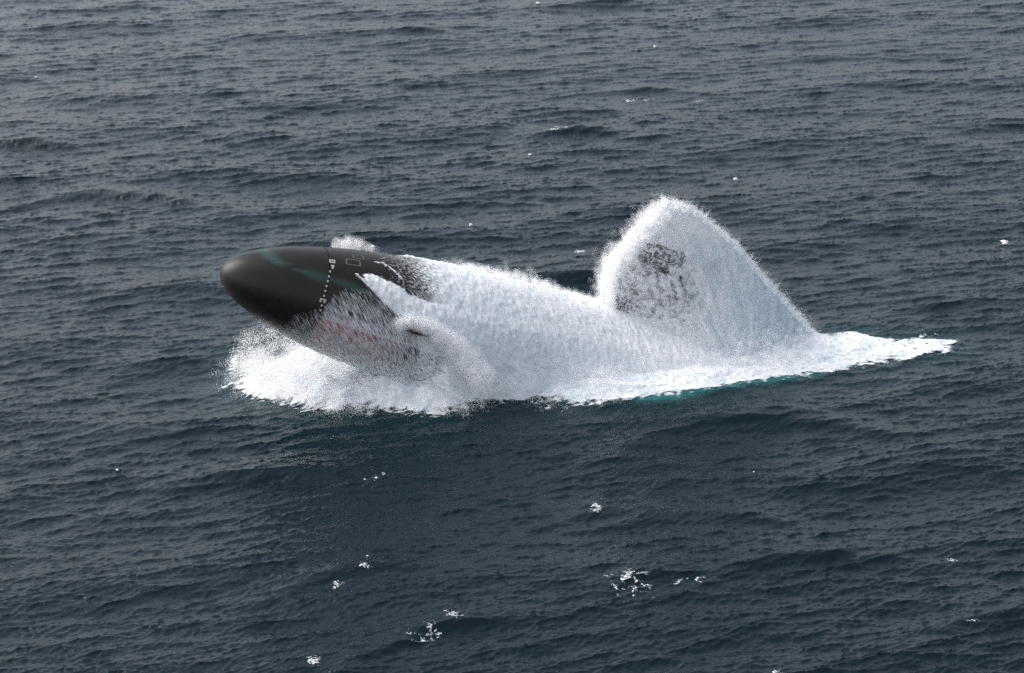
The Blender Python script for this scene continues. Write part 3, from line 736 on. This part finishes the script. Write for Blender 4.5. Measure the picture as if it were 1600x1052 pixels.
whitecap(662, 990, 1.1, 0.7, 0.5, 0.45, 3, 'foam on the left shoulder of the lowest steep wavelet near the bottom edge', group=G)
whitecap(703, 969, 0.9, 0.7, 0.2, 0.75, 4, 'foam on the right tip of the lowest steep wavelet near the bottom edge', group=G)
whitecap(577, 885, 0.9, 0.5, 0.1, 0.7, 5, 'short white crest on the wavelet in the lower left foreground', group=G)
whitecap(528, 906, 0.4, 0.9, -0.6, 0.6, 6, 'narrow slanting foam streak left of the short crest in the lower left foreground', group=G)
whitecap(931, 794, 0.45, 0.6, 0.0, 0.7, 7, 'compact white foam knot in the water below the middle of the hull', group=G)
whitecap(918, 775, 0.8, 0.9, 0.6, 0.35, 8, 'broken ring of foam just above the compact foam knot', group=G)
whitecap(870, 205, 1.4, 0.9, 0.1, 0.75, 9, 'long white crest breaking on the far sea above the hull', group=G)
whitecap(1000, 153, 3.0, 0.9, 0.0, 0.2, 10, 'faint stretched foam streak on the far sea high above the plume', group=G)
whitecap(1085, 155, 3.5, 0.9, 0.0, 0.05, 20, 'palest foam trace, right of the faint far streak above the plume', group=G)
whitecap(907, 384, 1.0, 0.7, 0.1, 0.6, 11, 'small white crest between the hull and the top of the plume', group=G)
whitecap(1486, 870, 0.5, 0.4, 0.3, 0.6, 13, 'small foam crest in the lower right foreground', group=G)
whitecap(588, 745, 1.4, 0.9, 0.2, 0.12, 14, 'faint scatter of foam below the white edge of the bow spray', group=G)
whitecap(492, 1030, 0.5, 0.5, 0.4, 0.7, 15, 'little foam knot at the bottom edge, left of centre', group=G)
whitecap(1212, 1046, 0.6, 0.4, 0.4, 0.5, 16, 'foam scrap at the very bottom edge, right of centre', group=G)
whitecap(320, 1040, 0.6, 0.8, 0.8, 0.25, 17, 'thin foam scrap at the bottom edge towards the left corner', group=G)
whitecap(848, 636, 1.0, 1.0, 0.1, 0.3, 18, 'ragged foam scraps beside the notch in the white waterline', group=G)
whitecap(1515, 975, 0.6, 0.5, 0.2, 0.2, 19, 'thin foam ring in the lower right corner', group=G)

def fleck(px, py, w, label, seed):
    g = np.random.default_rng(seed); c = at_z(float(px), float(py), 0.25)
    x, y = np.array([c[0]]), np.array([c[1]]); Dd = sea(x, y)[0]
    n, m = 9, 7; th = np.linspace(0, 2 * np.pi, n, endpoint=False); ph = np.linspace(0.05, np.pi - 0.05, m)
    TH, PH = np.meshgrid(th, ph, indexing='ij'); rr = w * 0.8 * (1 + 0.35 * g.normal(size=TH.shape))
    P = np.stack([rr * np.sin(PH) * np.cos(TH), rr * 0.7 * np.sin(PH) * np.sin(TH), rr * 0.55 * np.cos(PH)], -1).reshape(-1, 3)
    Fs = [(i * m + j, i * m + j + 1, ((i + 1) % n) * m + j + 1, ((i + 1) % n) * m + j) for i in range(n) for j in range(m - 1)]
    o = mesh_obj('foam_fleck', P, Fs, M_DROP); o.location = (c[0], c[1], float(Dd[2]) + w * 0.4)
    tag(o, label, 'foam fleck', 'tiny bright flecks on the open sea')
fleck(1571, 374, 0.42, 'largest bright white fleck, on the water near the right edge', 1)
fleck(1150, 272, 0.28, 'bright fleck on the water just above and right of the plume top', 2)
fleck(828, 240, 0.22, 'bright fleck below the long far crest', 3)
fleck(1023, 73, 0.24, 'tiny white fleck near the top, right of centre', 4)
fleck(840, 6, 0.36, 'white fleck at the very top edge in the middle', 5)
fleck(183, 730, 0.12, 'lone white fleck on dark water at the left', 6)
fleck(56, 119, 0.2, 'tiny white fleck in the upper left sea', 7)
fleck(735, 351, 0.2, 'tiny white fleck above the back of the hull', 8)
fleck(583, 382, 0.22, 'white fleck just off the crown splash', 9)
fleck(1178, 735, 0.08, 'smallest pale fleck in the right foreground', 10)
fleck(574, 864, 0.09, 'small fleck just above the short lower left crest', 11)
